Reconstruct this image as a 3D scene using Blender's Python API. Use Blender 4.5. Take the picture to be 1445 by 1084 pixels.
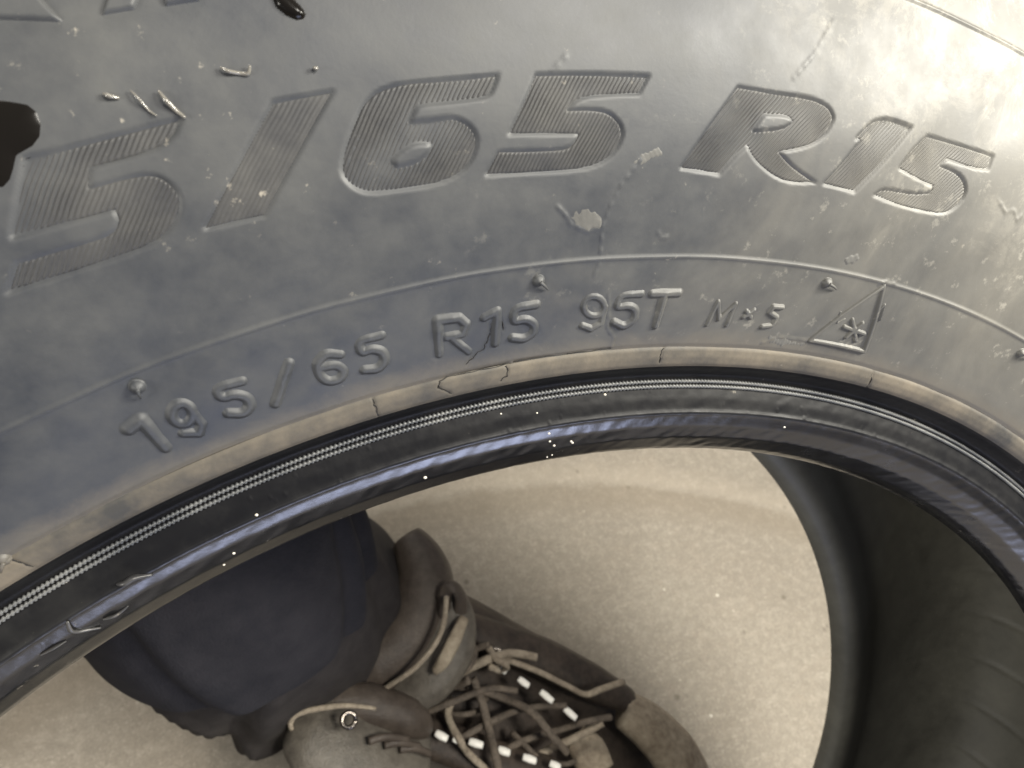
import bpy, math, random
import numpy as np

# ------------------------------------------------------------------ scene, camera, light
S = bpy.context.scene
for o in list(bpy.data.objects):
    bpy.data.objects.remove(o)
COL = S.collection
rad = math.radians

LEAN = rad(40)                       # the tyre leans back by this much
HUB_Z = 0.2744                       # height of the tyre's centre above the floor
F_PX, CX, CY = 1000.0, 722.5, 542.0  # focal length and centre in photo pixels (1445 wide)
CAM_L = np.array([-0.06043, -0.19167, 0.23535])   # camera in the tyre's own frame (axis = y)
PITCH, YAW = 0.24106, 0.33523


def rot_x(a):
    c, s = math.cos(a), math.sin(a)
    return np.array([[1, 0, 0], [0, c, -s], [0, s, c]])


R_T = rot_x(-LEAN)
T_T = np.array([0, 0, HUB_Z])
FW_L = np.array([math.sin(YAW) * math.cos(PITCH), math.cos(YAW) * math.cos(PITCH), -math.sin(PITCH)])
RT_L = np.array([math.cos(YAW), -math.sin(YAW), 0.0])
UP_L = np.cross(RT_L, FW_L)
CAM_W = R_T @ CAM_L + T_T
FW, RT, UP = R_T @ FW_L, R_T @ RT_L, R_T @ UP_L

from mathutils import Matrix, Vector
cam = bpy.data.cameras.new('camera')
camo = bpy.data.objects.new('camera', cam)
COL.objects.link(camo)
M = Matrix(((RT[0], UP[0], -FW[0], CAM_W[0]), (RT[1], UP[1], -FW[1], CAM_W[1]),
            (RT[2], UP[2], -FW[2], CAM_W[2]), (0, 0, 0, 1)))
camo.matrix_world = M
cam.sensor_width = 36.0
cam.lens = 36.0 * F_PX / 1445.0
cam.clip_start, cam.clip_end = 0.005, 100
cam.dof.use_dof = True
cam.dof.focus_distance = 0.135
cam.dof.aperture_fstop = 34.0
S.camera = camo

S.render.engine = 'CYCLES'
S.view_settings.view_transform = 'Standard'
S.view_settings.look = 'None'
S.view_settings.exposure = 0.28
S.view_settings.gamma = 1.0

w = bpy.data.worlds.new('World')
S.world = w
w.use_nodes = True
w.node_tree.nodes['Background'].inputs['Color'].default_value = (0.80, 0.85, 1.0, 1)
w.node_tree.nodes['Background'].inputs['Strength'].default_value = 0.16


def area_lamp(name, loc, target, size, sizey, power, col):
    l = bpy.data.lights.new(name, 'AREA')
    l.shape = 'RECTANGLE'
    l.size, l.size_y, l.energy, l.color = size, sizey, power, col
    o = bpy.data.objects.new(name, l)
    COL.objects.link(o)
    o.location = loc
    d = Vector(target) - Vector(loc)
    o.rotation_euler = d.to_track_quat('-Z', 'Y').to_euler()
    return o


area_lamp('ceiling_lamp', (0.55, -0.52, 2.2), (0.0, 0.0, 0.3), 0.6, 0.4, 33, (1.0, 0.95, 0.86))
area_lamp('back_fill_light', (-0.6, 1.4, 2.3), (0.0, 0.3, 0.0), 0.5, 0.5, 22, (1.0, 0.92, 0.80))  # added lamp out of view, brightens the floor behind the tyre
area_lamp('right_fill_light', (0.56, -0.06, 0.98), (0.1, 0.08, 0.48), 0.22, 0.22, 12.0, (1.0, 0.96, 0.85))  # added close lamp out of view, brightens the sidewall's right side
area_lamp('liner_fill_light', (-1.25, -0.50, 0.80), (0, 0, 0.3), 0.3, 0.3, 10, (1.0, 0.96, 0.86))  # added light from the left, out of view, to brighten the inner liner
area_lamp('bead_fill_light', (0.20, -0.95, 0.14), (0, 0.05, 0.40), 0.55, 0.26, 3.2, (0.64, 0.71, 1.0))  # added low cool light out of view, makes the bluish reflection on the bead


# ------------------------------------------------------------------ pixels -> places
def ray_l(x, y):
    d = (x - CX) / F_PX * RT_L - (y - CY) / F_PX * UP_L + FW_L
    return d


def floor_pt(x, y, z=0.0):
    """the point at height z that the photo shows at pixel x, y"""
    d = (x - CX) / F_PX * RT - (y - CY) / F_PX * UP + FW
    t = (z - CAM_W[2]) / d[2]
    return CAM_W + t * d


# tyre section: radius, axial offset (towards the reader of the sidewall)
OUT = np.array([(.1866, .0655), (.1870, .0675), (.1881, .0695), (.1912, .0731), (.1943, .0753), (.1966, .0762), (.1972, .0767),
                (.1979, .0763), (.2000, .0760), (.2031, .0752), (.2048, .0755), (.2058, .0769), (.2067, .0787),
                (.2078, .0799), (.2092, .0806), (.2108, .0809), (.2112, .0806), (.2118, .0812), (.2160, .0830), (.2220, .0851),
                (.2277, .0866), (.2340, .0881), (.2420, .0896), (.2500, .0904),
                (.2580, .0903), (.2660, .0893), (.2748, .0875), (.2850, .0847),
                (.2950, .0815), (.3040, .0775), (.3110, .0725), (.3150, .0680), (.3165, .0620)])

_RQ = np.linspace(.1866, .3165, 9000)
_aq = np.interp(_RQ, OUT[:, 0], OUT[:, 1])


def _blur(y, sig):
    m = int(3.2 * sig / (_RQ[1] - _RQ[0]))
    k = np.exp(-.5 * (np.arange(-m, m + 1) * (_RQ[1] - _RQ[0]) / sig) ** 2)
    return np.convolve(np.pad(y, m, mode='reflect', reflect_type='odd'), k / k.sum(), 'valid')


_w = np.clip((_RQ - .2125) / .006, 0, 1)
_w = _w * np.clip((.312 - _RQ) / .010, 0, 1)
_AQ = _blur(_aq, .00017) * (1 - _w) + _blur(_aq, .0026) * _w
for _c, _h in ((.2277, .00033), (.2748, .00040)):      # the two fine mould lines
    _AQ = _AQ + _h * np.exp(-((_RQ - _c) / .00024) ** 2)


def a_out(r):
    return np.interp(r, _RQ, _AQ)


def da_out(r):
    e = 0.0005
    return (a_out(r + e) - a_out(r - e)) / (2 * e)


def hit(x, y):
    """(angle, radius) where pixel x, y meets the near sidewall"""
    d = ray_l(x, y)
    t = np.linspace(0.05, 0.75, 7000)
    X = CAM_L[None] + t[:, None] * d[None]
    r = np.hypot(X[:, 0], X[:, 2])
    g = -X[:, 1] - a_out(r)
    k = np.where((g[:-1] > 0) & (g[1:] <= 0) & (r[1:] > .1866))[0]
    if len(k) == 0:
        k = [np.argmin(np.abs(g) + (r < .1866) * 9)]
    k = k[0]
    return math.atan2(X[k, 2], X[k, 0]), r[k]


def smooth(x):
    x = np.clip(x, 0, 1)
    return x * x * (3 - 2 * x)


# ------------------------------------------------------------------ mesh helpers
def link(name, me, mat, parent=None):
    o = bpy.data.objects.new(name, me)
    COL.objects.link(o)
    if mat:
        me.materials.append(mat)
    if parent:
        o.parent = parent
    return o


def mesh_np(name, V, Fq, smoothed=True):
    V = np.ascontiguousarray(V, dtype=np.float32)
    Fq = np.ascontiguousarray(Fq, dtype=np.int32)
    k = Fq.shape[1]
    me = bpy.data.meshes.new(name)
    me.vertices.add(len(V))
    me.vertices.foreach_set('co', V.ravel())
    me.loops.add(Fq.size)
    me.loops.foreach_set('vertex_index', Fq.ravel())
    me.polygons.add(len(Fq))
    me.polygons.foreach_set('loop_start', np.arange(len(Fq), dtype=np.int32) * k)
    me.polygons.foreach_set('loop_total', np.full(len(Fq), k, dtype=np.int32))
    me.polygons.foreach_set('use_smooth', np.full(len(Fq), smoothed, dtype=bool))
    me.update(calc_edges=True)
    return me


def grid_faces(nr, nc, wrap_c=False, wrap_r=False):
    i = np.arange(nr if wrap_r else nr - 1)
    j = np.arange(nc if wrap_c else nc - 1)
    I, J = np.meshgrid(i, j, indexing='ij')
    I2, J2 = (I + 1) % nr, (J + 1) % nc
    return np.stack([I * nc + J, I * nc + J2, I2 * nc + J2, I2 * nc + J], -1).reshape(-1, 4)


def tube(name, pts, radii, mat, parent=None, n=8, sub=1, flat=1.0, flatdir=None):
    """smooth tube through points; radii one value or one per point"""
    P = np.array(pts, float)
    rr = np.full(len(P), radii) if np.isscalar(radii) else np.array(radii, float)
    if sub > 1 and len(P) > 2:
        Q, q = [], []
        for i in range(len(P) - 1):
            p0, p1, p2, p3 = P[max(i - 1, 0)], P[i], P[i + 1], P[min(i + 2, len(P) - 1)]
            for k in range(sub):
                t = k / sub
                Q.append(.5 * (2 * p1 + (p2 - p0) * t + (2 * p0 - 5 * p1 + 4 * p2 - p3) * t * t + (3 * p1 - p0 - 3 * p2 + p3) * t ** 3))
                q.append(rr[i] * (1 - t) + rr[i + 1] * t)
        Q.append(P[-1]); q.append(rr[-1])
        P, rr = np.array(Q), np.array(q)
    T = np.gradient(P, axis=0)
    T /= np.linalg.norm(T, axis=1)[:, None] + 1e-12
    ref = np.array(flatdir if flatdir is not None else (0.13, 0.21, 0.97), float)
    V = []
    for i in range(len(P)):
        s = np.cross(T[i], ref)
        if np.linalg.norm(s) < 1e-4:
            s = np.cross(T[i], (1, 0, 0))
        s /= np.linalg.norm(s)
        u = np.cross(s, T[i])
        for k in range(n):
            a = 2 * math.pi * k / n
            V.append(P[i] + rr[i] * (math.cos(a) * s + flat * math.sin(a) * u))
    m = len(P)
    Fq = grid_faces(m, n, wrap_c=True)
    c0, c1 = len(V), len(V) + 1
    V += [P[0], P[-1]]
    caps = [(c0, (k + 1) % n, k, k) for k in range(n)] + [(c1, (m - 1) * n + k, (m - 1) * n + (k + 1) % n, (m - 1) * n + (k + 1) % n) for k in range(n)]
    me = bpy.data.meshes.new(name)
    me.from_pydata([tuple(v) for v in V], [], [tuple(f) for f in Fq] + [c[:3] for c in caps])
    me.polygons.foreach_set('use_smooth', [True] * len(me.polygons))
    me.update()
    return link(name, me, mat, parent)


# ------------------------------------------------------------------ materials
def mat_new(name):
    m = bpy.data.materials.new(name)
    m.use_nodes = True
    nt = m.node_tree
    b = nt.nodes['Principled BSDF']
    return m, nt, b


def node(nt, typ, **kw):
    n = nt.nodes.new(typ)
    for k, v in kw.items():
        if k in n.inputs:
            n.inputs[k].default_value = v
        else:
            setattr(n, k, v)
    return n


def noise(nt, scale, detail=5, rough=.6, vec=None, dist=0):
    n = node(nt, 'ShaderNodeTexNoise', Scale=scale, Detail=detail, Roughness=rough, Distortion=dist)
    if vec is None:
        tc = node(nt, 'ShaderNodeTexCoord')
        vec = tc.outputs['Object']
    nt.links.new(vec, n.inputs['Vector'])
    return n.outputs['Fac']


def ramp(nt, fac, stops):
    r = node(nt, 'ShaderNodeValToRGB')
    e = r.color_ramp.elements
    while len(e) < len(stops):
        e.new(0.5)
    for el, (p, c) in zip(e, stops):
        el.position = p
        el.color = (c, c, c, 1) if np.isscalar(c) else (*c, 1)
    nt.links.new(fac, r.inputs['Fac'])
    return r.outputs['Color']


def mix(nt, fac, a, b, typ='MIX'):
    m = node(nt, 'ShaderNodeMix', data_type='RGBA', blend_type=typ)
    for s, v in ((m.inputs[0], fac), (m.inputs[6], a), (m.inputs[7], b)):
        if hasattr(v, 'is_output') or isinstance(v, bpy.types.NodeSocket):
            nt.links.new(v, s)
        elif isinstance(v, (tuple, list)):
            s.default_value = (*v, 1)
        else:
            s.default_value = v
    return m.outputs[2]


def mathn(nt, op, a, b=0.0):
    m = node(nt, 'ShaderNodeMath', operation=op)
    for s, v in ((m.inputs[0], a), (m.inputs[1], b)):
        if isinstance(v, bpy.types.NodeSocket):
            nt.links.new(v, s)
        else:
            s.default_value = v
    return m.outputs[0]


def bump(nt, b, fac, strength, dist):
    n = node(nt, 'ShaderNodeBump', Strength=strength, Distance=dist)
    nt.links.new(fac, n.inputs['Height'])
    nt.links.new(n.outputs['Normal'], b.inputs['Normal'])
    return n


def rubber(name, dark, dust, lo, hi, rough, extra=None, spec=.5, bs=.16, matt_from=None):
    m, nt, b = mat_new(name)
    n1 = noise(nt, 22, 6, .62, dist=.6)
    n2 = noise(nt, 140, 5, .65)
    n3 = noise(nt, 1400, 3, .6)
    f = mathn(nt, 'ADD', mathn(nt, 'MULTIPLY', n1, .6), mathn(nt, 'MULTIPLY', n2, .4))
    col = mix(nt, ramp(nt, f, [(lo, 0.0), (hi, 1.0)]), dark, dust)
    # fine pale scuffs
    sc = ramp(nt, noise(nt, 420, 4, .7), [(.66, 0.0), (.76, .55)])
    col = mix(nt, mathn(nt, 'MULTIPLY', sc, ramp(nt, n1, [(.45, 0.0), (.62, 1.0)])), col, (.42, .38, .31))
    if extra:
        col = extra(nt, col)
    nt.links.new(col, b.inputs['Base Color'])
    rf = mathn(nt, 'ADD', mathn(nt, 'MULTIPLY', n2, .25), rough - .12)
    if matt_from:      # polished by the rim up to this radius, grimy beyond
        tc = node(nt, 'ShaderNodeTexCoord')
        sep = node(nt, 'ShaderNodeSeparateXYZ')
        nt.links.new(tc.outputs['Object'], sep.inputs[0])
        rr = mathn(nt, 'SQRT', mathn(nt, 'ADD', mathn(nt, 'POWER', sep.outputs['X'], 2.0), mathn(nt, 'POWER', sep.outputs['Z'], 2.0)))
        g = ramp(nt, mathn(nt, 'MULTIPLY', mathn(nt, 'SUBTRACT', rr, matt_from), 400.0), [(.0, 0.0), (.5, 1.0)])
        rf = mathn(nt, 'ADD', rf, mathn(nt, 'MULTIPLY', g, .22))
        sl = mathn(nt, 'SUBTRACT', spec, mathn(nt, 'MULTIPLY', g, spec * .84))
        nt.links.new(sl, b.inputs['Specular IOR Level'])
    nt.links.new(rf, b.inputs['Roughness'])
    b.inputs['Specular IOR Level'].default_value = spec
    h = mathn(nt, 'ADD', mathn(nt, 'MULTIPLY', n2, .5), mathn(nt, 'MULTIPLY', n3, .35))
    bump(nt, b, h, bs, .0006)
    return m


def smears(nt, col):
    """dried brownish dirt in uneven smears, heavier along one stretch of the sidewall"""
    tc = node(nt, 'ShaderNodeTexCoord')
    sep = node(nt, 'ShaderNodeSeparateXYZ')
    nt.links.new(tc.outputs['Object'], sep.inputs[0])
    n = noise(nt, 9, 6, .7, dist=1.2)
    f = mathn(nt, 'ADD', mathn(nt, 'MULTIPLY', sep.outputs['X'], 3.0), mathn(nt, 'MULTIPLY', n, .9))
    k = ramp(nt, f, [(.44, 0.0), (1.0, .9)])
    col = mix(nt, k, col, (.20, .185, .150))
    n2 = noise(nt, 60, 6, .75, dist=.8)
    n4 = noise(nt, 75, 9, .78, dist=.5)
    up = mathn(nt, 'ADD', f, mathn(nt, 'MULTIPLY', mathn(nt, 'SUBTRACT', sep.outputs['Z'], .235), 5.0))
    k2 = mathn(nt, 'MULTIPLY', ramp(nt, n4, [(.49, 0.0), (.57, .7), (.66, 1.0)]), ramp(nt, up, [(.62, 0.0), (.95, .7)]))
    col = mix(nt, k2, col, (.36, .335, .275))
    k5 = mathn(nt, 'MULTIPLY', ramp(nt, noise(nt, 260, 5, .7), [(.60, 0.0), (.68, .7)]), ramp(nt, f, [(.36, 0.0), (.8, .7)]))
    col = mix(nt, k5, col, (.34, .32, .27))
    # tan dirt creeping up from the rim strip
    rr = mathn(nt, 'SQRT', mathn(nt, 'ADD', mathn(nt, 'POWER', sep.outputs['X'], 2.0), mathn(nt, 'POWER', sep.outputs['Z'], 2.0)))
    q = mathn(nt, 'ADD', mathn(nt, 'MULTIPLY', mathn(nt, 'SUBTRACT', rr, .2112), 130.0), mathn(nt, 'MULTIPLY', n2, -.9))
    k3 = ramp(nt, mathn(nt, 'ADD', q, .55), [(.0, .75), (.55, 0.0)])
    return mix(nt, k3, col, (.125, .108, .082))


M_SIDE = rubber('dusty_rubber', (.018, .021, .028), (.084, .084, .079), .34, .80, .55, smears, spec=.55, bs=.07)
M_KNURL = rubber('dusty_knurled_rubber', (.020, .021, .025), (.075, .073, .068), .36, .72, .55, smears, spec=.4, bs=.08)
M_STRIP = rubber('tan_dirt_rubber', (.035, .034, .032), (.155, .13, .095), .38, .64, .66)
M_BEAD = rubber('black_bead_rubber', (.005, .005, .006), (.016, .0155, .015), .45, .74, .23, spec=1.0, bs=.07, matt_from=.1965)
M_BRAID = rubber('grey_woven_rubber', (.05, .053, .057), (.15, .15, .145), .40, .62, .4)
M_LINER = rubber('inner_liner_rubber', (.065, .062, .052), (.13, .125, .104), .34, .74, .6, bs=.05)
M_TREAD = rubber('tread_rubber', (.03, .03, .03), (.10, .095, .085), .42, .7, .7)

m, nt, b = mat_new('dark_wet_film')
b.inputs['Base Color'].default_value = (.006, .005, .004, 1)
b.inputs['Roughness'].default_value = .2
b.inputs['Specular IOR Level'].default_value = .25
M_WET = m

m, nt, b = mat_new('pale_rubber_strand')
b.inputs['Base Color'].default_value = (.16, .15, .13, 1)
b.inputs['Roughness'].default_value = .18
b.inputs['Coat Weight'].default_value = .8
M_STRAND = m

M_SCUFF = rubber('scuffed_edge_rubber', (.02, .02, .022), (.07, .068, .066), .4, .65, .32)

M_CRUST = rubber('dried_dirt', (.065, .064, .06), (.125, .12, .108), .36, .66, .6)

m, nt, b = mat_new('crack_shadow')
b.inputs['Base Color'].default_value = (.012, .011, .010, 1)
b.inputs['Roughness'].default_value = .8
M_CRACK = m

m, nt, b = mat_new('white_paint_speck')
b.inputs['Base Color'].default_value = (.62, .58, .49, 1)
b.inputs['Roughness'].default_value = .5
M_SPECK = m

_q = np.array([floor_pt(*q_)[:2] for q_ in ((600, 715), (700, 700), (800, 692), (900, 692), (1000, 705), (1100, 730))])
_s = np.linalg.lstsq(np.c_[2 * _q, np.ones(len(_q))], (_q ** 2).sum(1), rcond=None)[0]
SHADE_ARC = (_s[0], _s[1], math.sqrt(_s[2] + _s[0] ** 2 + _s[1] ** 2))   # centre and radius of the shadow arc painted on the floor
m, nt, b = mat_new('concrete_floor')
n1 = noise(nt, 4.5, 7, .62, dist=.7)
n2 = noise(nt, 45, 6, .7)
n3 = noise(nt, 520, 5, .75)
c = mix(nt, ramp(nt, n1, [(.35, 0.0), (.68, 1.0)]), (.235, .207, .168), (.30, .27, .222))
c = mix(nt, ramp(nt, n2, [(.36, .35), (.50, 0.0)]), c, (.29, .25, .20))
c = mix(nt, ramp(nt, n3, [(.56, 0.0), (.68, .5)]), c, (.55, .51, .44))
c = mix(nt, ramp(nt, n3, [(.32, .6), (.44, 0.0)]), c, (.15, .13, .10))
vor = node(nt, 'ShaderNodeTexVoronoi', Scale=62.0)
tc = node(nt, 'ShaderNodeTexCoord')
nt.links.new(tc.outputs['Object'], vor.inputs['Vector'])
spot = mathn(nt, 'MULTIPLY', ramp(nt, vor.outputs['Distance'], [(.10, 1.0), (.2, 0.0)]),
             ramp(nt, noise(nt, 30, 2, .5), [(.56, 0.0), (.62, .6)]))
n5 = noise(nt, 130, 6, .75)
c = mix(nt, ramp(nt, n5, [(.36, .45), (.56, 0.0)]), c, (.18, .158, .128))
c = mix(nt, ramp(nt, n5, [(.52, 0.0), (.70, .35)]), c, (.44, .40, .335))
# fine trowel streaks and the tyre's curved shadow edge painted into the colour
mp = node(nt, 'ShaderNodeMapping')
mp.inputs['Scale'].default_value = (30, 170, 1)
mp.inputs['Rotation'].default_value = (0, 0, .25)
nt.links.new(tc.outputs['Object'], mp.inputs['Vector'])
st = noise(nt, 1.0, 4, .65, vec=mp.outputs['Vector'])
c = mix(nt, ramp(nt, st, [(.38, .16), (.60, 0.0)]), c, (.20, .18, .15))
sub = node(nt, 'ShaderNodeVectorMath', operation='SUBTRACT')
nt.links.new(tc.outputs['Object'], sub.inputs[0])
sub.inputs[1].default_value = (SHADE_ARC[0], SHADE_ARC[1], 0)
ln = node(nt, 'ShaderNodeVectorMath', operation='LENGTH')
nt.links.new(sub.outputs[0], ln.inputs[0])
dr = mathn(nt, 'ADD', mathn(nt, 'MULTIPLY', mathn(nt, 'SUBTRACT', ln.outputs['Value'], SHADE_ARC[2]), 9.0), mathn(nt, 'MULTIPLY', n2, .22))
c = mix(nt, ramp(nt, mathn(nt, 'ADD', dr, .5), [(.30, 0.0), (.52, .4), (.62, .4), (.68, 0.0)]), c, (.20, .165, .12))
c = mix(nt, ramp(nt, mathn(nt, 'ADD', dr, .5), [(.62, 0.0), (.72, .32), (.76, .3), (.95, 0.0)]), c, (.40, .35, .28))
c = mix(nt, spot, c, (.10, .085, .065))
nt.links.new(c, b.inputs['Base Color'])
b.inputs['Roughness'].default_value = .8
b.inputs['Specular IOR Level'].default_value = .3
bump(nt, b, mathn(nt, 'ADD', n2, mathn(nt, 'MULTIPLY', n3, .6)), .5, .003)
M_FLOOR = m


def cloth(name, c0, c1, scale, rough=.85, weave=900):
    m, nt, b = mat_new(name)
    n1 = noise(nt, scale, 5, .6)
    n2 = noise(nt, weave, 3, .6)
    n3 = noise(nt, scale * 6, 5, .7)
    f = mathn(nt, 'ADD', mathn(nt, 'MULTIPLY', n1, .5), mathn(nt, 'MULTIPLY', n3, .5))
    nt.links.new(mix(nt, ramp(nt, f, [(.38, 0.0), (.62, 1.0)]), c0, c1), b.inputs['Base Color'])
    b.inputs['Roughness'].default_value = rough
    b.inputs['Sheen Weight'].default_value = .0
    b.inputs['Specular IOR Level'].default_value = .3
    bump(nt, b, mathn(nt, 'ADD', n2, n1), .3, .002)
    return m


M_TROUSER = cloth('dark_trouser_cloth', (.012, .012, .0155), (.026, .0245, .028), 16)
M_HEM = cloth('pale_trouser_hem', (.030, .0265, .0265), (.056, .050, .048), 18)  # paler cloth for the lower trouser layers
M_SHOE = cloth('brown_shoe_leather', (.028, .022, .018), (.075, .058, .045), 35, .5)
M_PAD = cloth('padded_collar_leather', (.055, .044, .036), (.105, .086, .07), 25, .42)
M_FLAP = cloth('grey_flap_leather', (.075, .066, .055), (.15, .135, .112), 30, .38)
M_TOE = cloth('scuffed_toe_leather', (.20, .16, .115), (.42, .36, .27), 40, .6)
M_LACE = cloth('tan_lace', (.20, .165, .125), (.42, .36, .275), 90, .7)
M_DARKLACE = cloth('dirty_lace', (.075, .062, .05), (.18, .148, .115), 90, .7)
M_SOLE = cloth('shoe_sole_rubber', (.02, .019, .018), (.05, .045, .04), 40, .7)
M_SOCK = cloth('sock_cloth', (.03, .03, .033), (.05, .05, .05), 60, .9)
m, nt, b = mat_new('white_reflective_thread')
b.inputs['Base Color'].default_value = (.95, .93, .85, 1)
b.inputs['Roughness'].default_value = .4
M_DASH = m
m, nt, b = mat_new('steel_eyelet')
b.inputs['Base Color'].default_value = (.28, .25, .22, 1)
b.inputs['Metallic'].default_value = 1
b.inputs['Roughness'].default_value = .25
M_STEEL = m

# ------------------------------------------------------------------ the floor
def flat_floor():
    n = 40
    xs = np.linspace(-3, 3, n)
    X, Y = np.meshgrid(xs, xs)
    V = np.stack([X, Y, 0 * X], -1).reshape(-1, 3)
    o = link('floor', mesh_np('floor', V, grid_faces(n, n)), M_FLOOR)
    o['kind'] = 'structure'
    return o


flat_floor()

# ------------------------------------------------------------------ writing, traced from the photograph
BIG = [  # name, label text, outer outline, holes, knurl direction (pixels)
    ('engraved_digit', 'knurled digit 5 sunk into the sidewall before the slash',
     [(33, 223), (145, 196), (256, 167), (240, 207), (128, 238), (126, 265), (167, 254), (209, 245), (233, 252), (252, 271), (256, 291), (248, 318), (225, 341), (186, 358), (100, 386), (8, 415), (23, 370), (116, 345), (159, 330), (167, 310), (161, 298), (90, 317), (14, 338), (20, 290)], [], (.38, -1)),
    ('engraved_slash', None, [(384, 144), (470, 129), (420, 220), (374, 305), (287, 325), (335, 235)], [], (.52, -1)),
    ('engraved_digit', 'knurled digit 6 sunk into the sidewall',
     [(704, 105), (644, 111), (588, 115), (561, 119), (536, 127), (521, 138), (510, 152), (502, 171), (495, 188), (485, 216), (481, 240), (486, 254), (502, 268), (523, 274), (571, 268), (616, 261), (644, 250), (664, 233), (673, 212), (675, 195), (668, 181), (654, 170), (640, 165), (616, 168), (580, 172), (588, 152), (595, 149), (657, 143), (689, 138), (697, 127)],
     [[(575, 209), (588, 203), (607, 204), (604, 216), (588, 229), (561, 235), (554, 226), (564, 217)]], (.48, -1)),
    ('engraved_digit', 'knurled digit 5 between the 6 and the R',
     [(756, 105), (917, 107), (903, 133), (820, 136), (803, 155), (831, 154), (857, 157), (873, 169), (880, 183), (879, 198), (867, 219), (845, 234), (813, 241), (761, 244), (685, 248), (704, 214), (761, 213), (799, 211), (811, 203), (817, 190), (718, 190), (740, 143)], [], (.55, -1)),
    ('engraved_letter', 'knurled letter R sunk into the sidewall',
     [(1042, 122), (1094, 131), (1145, 138), (1170, 149), (1179, 164), (1174, 180), (1160, 197), (1138, 208), (1102, 215), (1118, 234), (1152, 258), (1116, 259), (1089, 247), (1065, 226), (1055, 207), (1040, 220), (1016, 247), (960, 238), (1000, 180)],
     [[(1080, 162), (1114, 164), (1120, 172), (1105, 182), (1065, 185), (1072, 173)]], (.95, -1)),
    ('engraved_digit', 'knurled narrow digit 1 beside the R',
     [(1232, 169), (1258, 167), (1287, 180), (1254, 223), (1207, 272), (1162, 260), (1196, 223), (1215, 198), (1208, 196)], [], (.95, -1)),
    ('engraved_digit', 'knurled last digit 5, half worn into the dirt',
     [(1309, 191), (1360, 206), (1403, 220), (1396, 240), (1374, 238), (1338, 225), (1329, 234), (1352, 243), (1363, 256), (1365, 274), (1352, 292), (1334, 303), (1309, 300), (1269, 291), (1232, 276), (1247, 265), (1290, 274), (1314, 272), (1318, 263), (1305, 258), (1269, 238), (1287, 212)], [], (1.1, -1)),
]
TOP = [  # raised letters of another line of writing whose feet reach into the photo
    [(-70, 26), (-20, 27), (89, 31), (62, 2), (30, -45), (-70, -45)],
    [(143, 22), (190, 14), (214, -50), (166, -46)],
    [(227, -10), (233, 9), (281, 1), (296, -50), (236, -52)],
]


def circ(cx, cy, rx, ry, n=14):
    return [(cx + rx * math.cos(2 * math.pi * k / n), cy + ry * math.sin(2 * math.pi * k / n)) for k in range(n + 1)]


SMALL = [  # name, stroke half width (photo pixels), strokes
    ('raised_digit', 7.0, [[(182, 606), (199, 593), (211, 606), (234, 632)]]),
    ('raised_digit', 6.0, [circ(257, 584, 15, 15), [(272, 582), (284, 598), (281, 611), (259, 611)]]),
    ('raised_digit', 6.0, [[(341, 538), (303, 547), (313, 563), (332, 556), (349, 561), (354, 573), (344, 584), (322, 583)]]),
    ('raised_slash', 6.0, [[(408, 513), (389, 570)]]),
    ('raised_digit', 6.5, [[(480, 500), (460, 498), (447, 511), (450, 529), (463, 539), (481, 535), (486, 522), (474, 514), (452, 519)]]),
    ('raised_digit', 6.0, [[(538, 473), (504, 481), (510, 499), (524, 492), (540, 496), (544, 509), (534, 521), (514, 522)]]),
    ('raised_letter', 6.0, [[(620, 500), (618, 453), (648, 449), (658, 457), (653, 471), (630, 476)], [(638, 477), (661, 496)]]),
    ('raised_digit', 6.0, [[(683, 448), (702, 439), (699, 484)]]),
    ('raised_digit', 5.5, [[(757, 430), (725, 435), (724, 455), (742, 450), (755, 458), (753, 471), (739, 479), (723, 477)]]),
    ('raised_digit', 5.0, [circ(838, 432, 15, 14), [(854, 433), (848, 456), (834, 464), (821, 459)]]),
    ('raised_digit', 5.0, [[(905, 415), (875, 416), (869, 435), (887, 431), (898, 438), (895, 452), (880, 462), (866, 454)]]),
    ('raised_letter', 5.0, [[(920, 415), (958, 414)], [(938, 416), (925, 460)]]),
    ('raised_letter', 3.0, [[(997, 458), (1013, 425), (1014, 450), (1038, 428), (1025, 459)]]),
    ('raised_plus', 3.4, [[(1049, 447), (1064, 438)], [(1053, 439), (1059, 448)]]),
    ('raised_letter', 3.6, [[(1104, 434), (1091, 433), (1086, 441), (1096, 448), (1089, 459), (1075, 461)]]),
]
TRI = [(2.2, [[(1142, 480), (1219, 496), (1247, 404), (1184, 447), (1142, 480)]]),
       (1.6, [[(1186, 440), (1181, 456), (1192, 450)], [(1237, 441), (1249, 430), (1242, 452)]])]
CR = (1205, 466)
FLAKE = [[(CR[0], CR[1]), (CR[0] + 15 * math.cos(a), CR[1] + 15 * math.sin(a))] for a in [math.pi * k / 3 + .35 for k in range(6)]]
CRACKS = [[(619, 547), (621, 538), (635, 530), (677, 523), (718, 513)], [(619, 547), (628, 551), (638, 556)],
          [(714, 516), (717, 523), (715, 531), (707, 538)], [(703, 440), (707, 452), (711, 466)],
          [(659, 515), (669, 503), (682, 493), (688, 480), (692, 470), (692, 455)], [(526, 563), (530, 574), (534, 588)],
          [(937, 491), (933, 500), (931, 513)], [(14, 790), (30, 794), (47, 801)], [(1233, 524), (1228, 540), (1224, 548)],
          [(800, 500), (760, 505), (725, 511)], [(862, 492), (800, 500)]]
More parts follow.
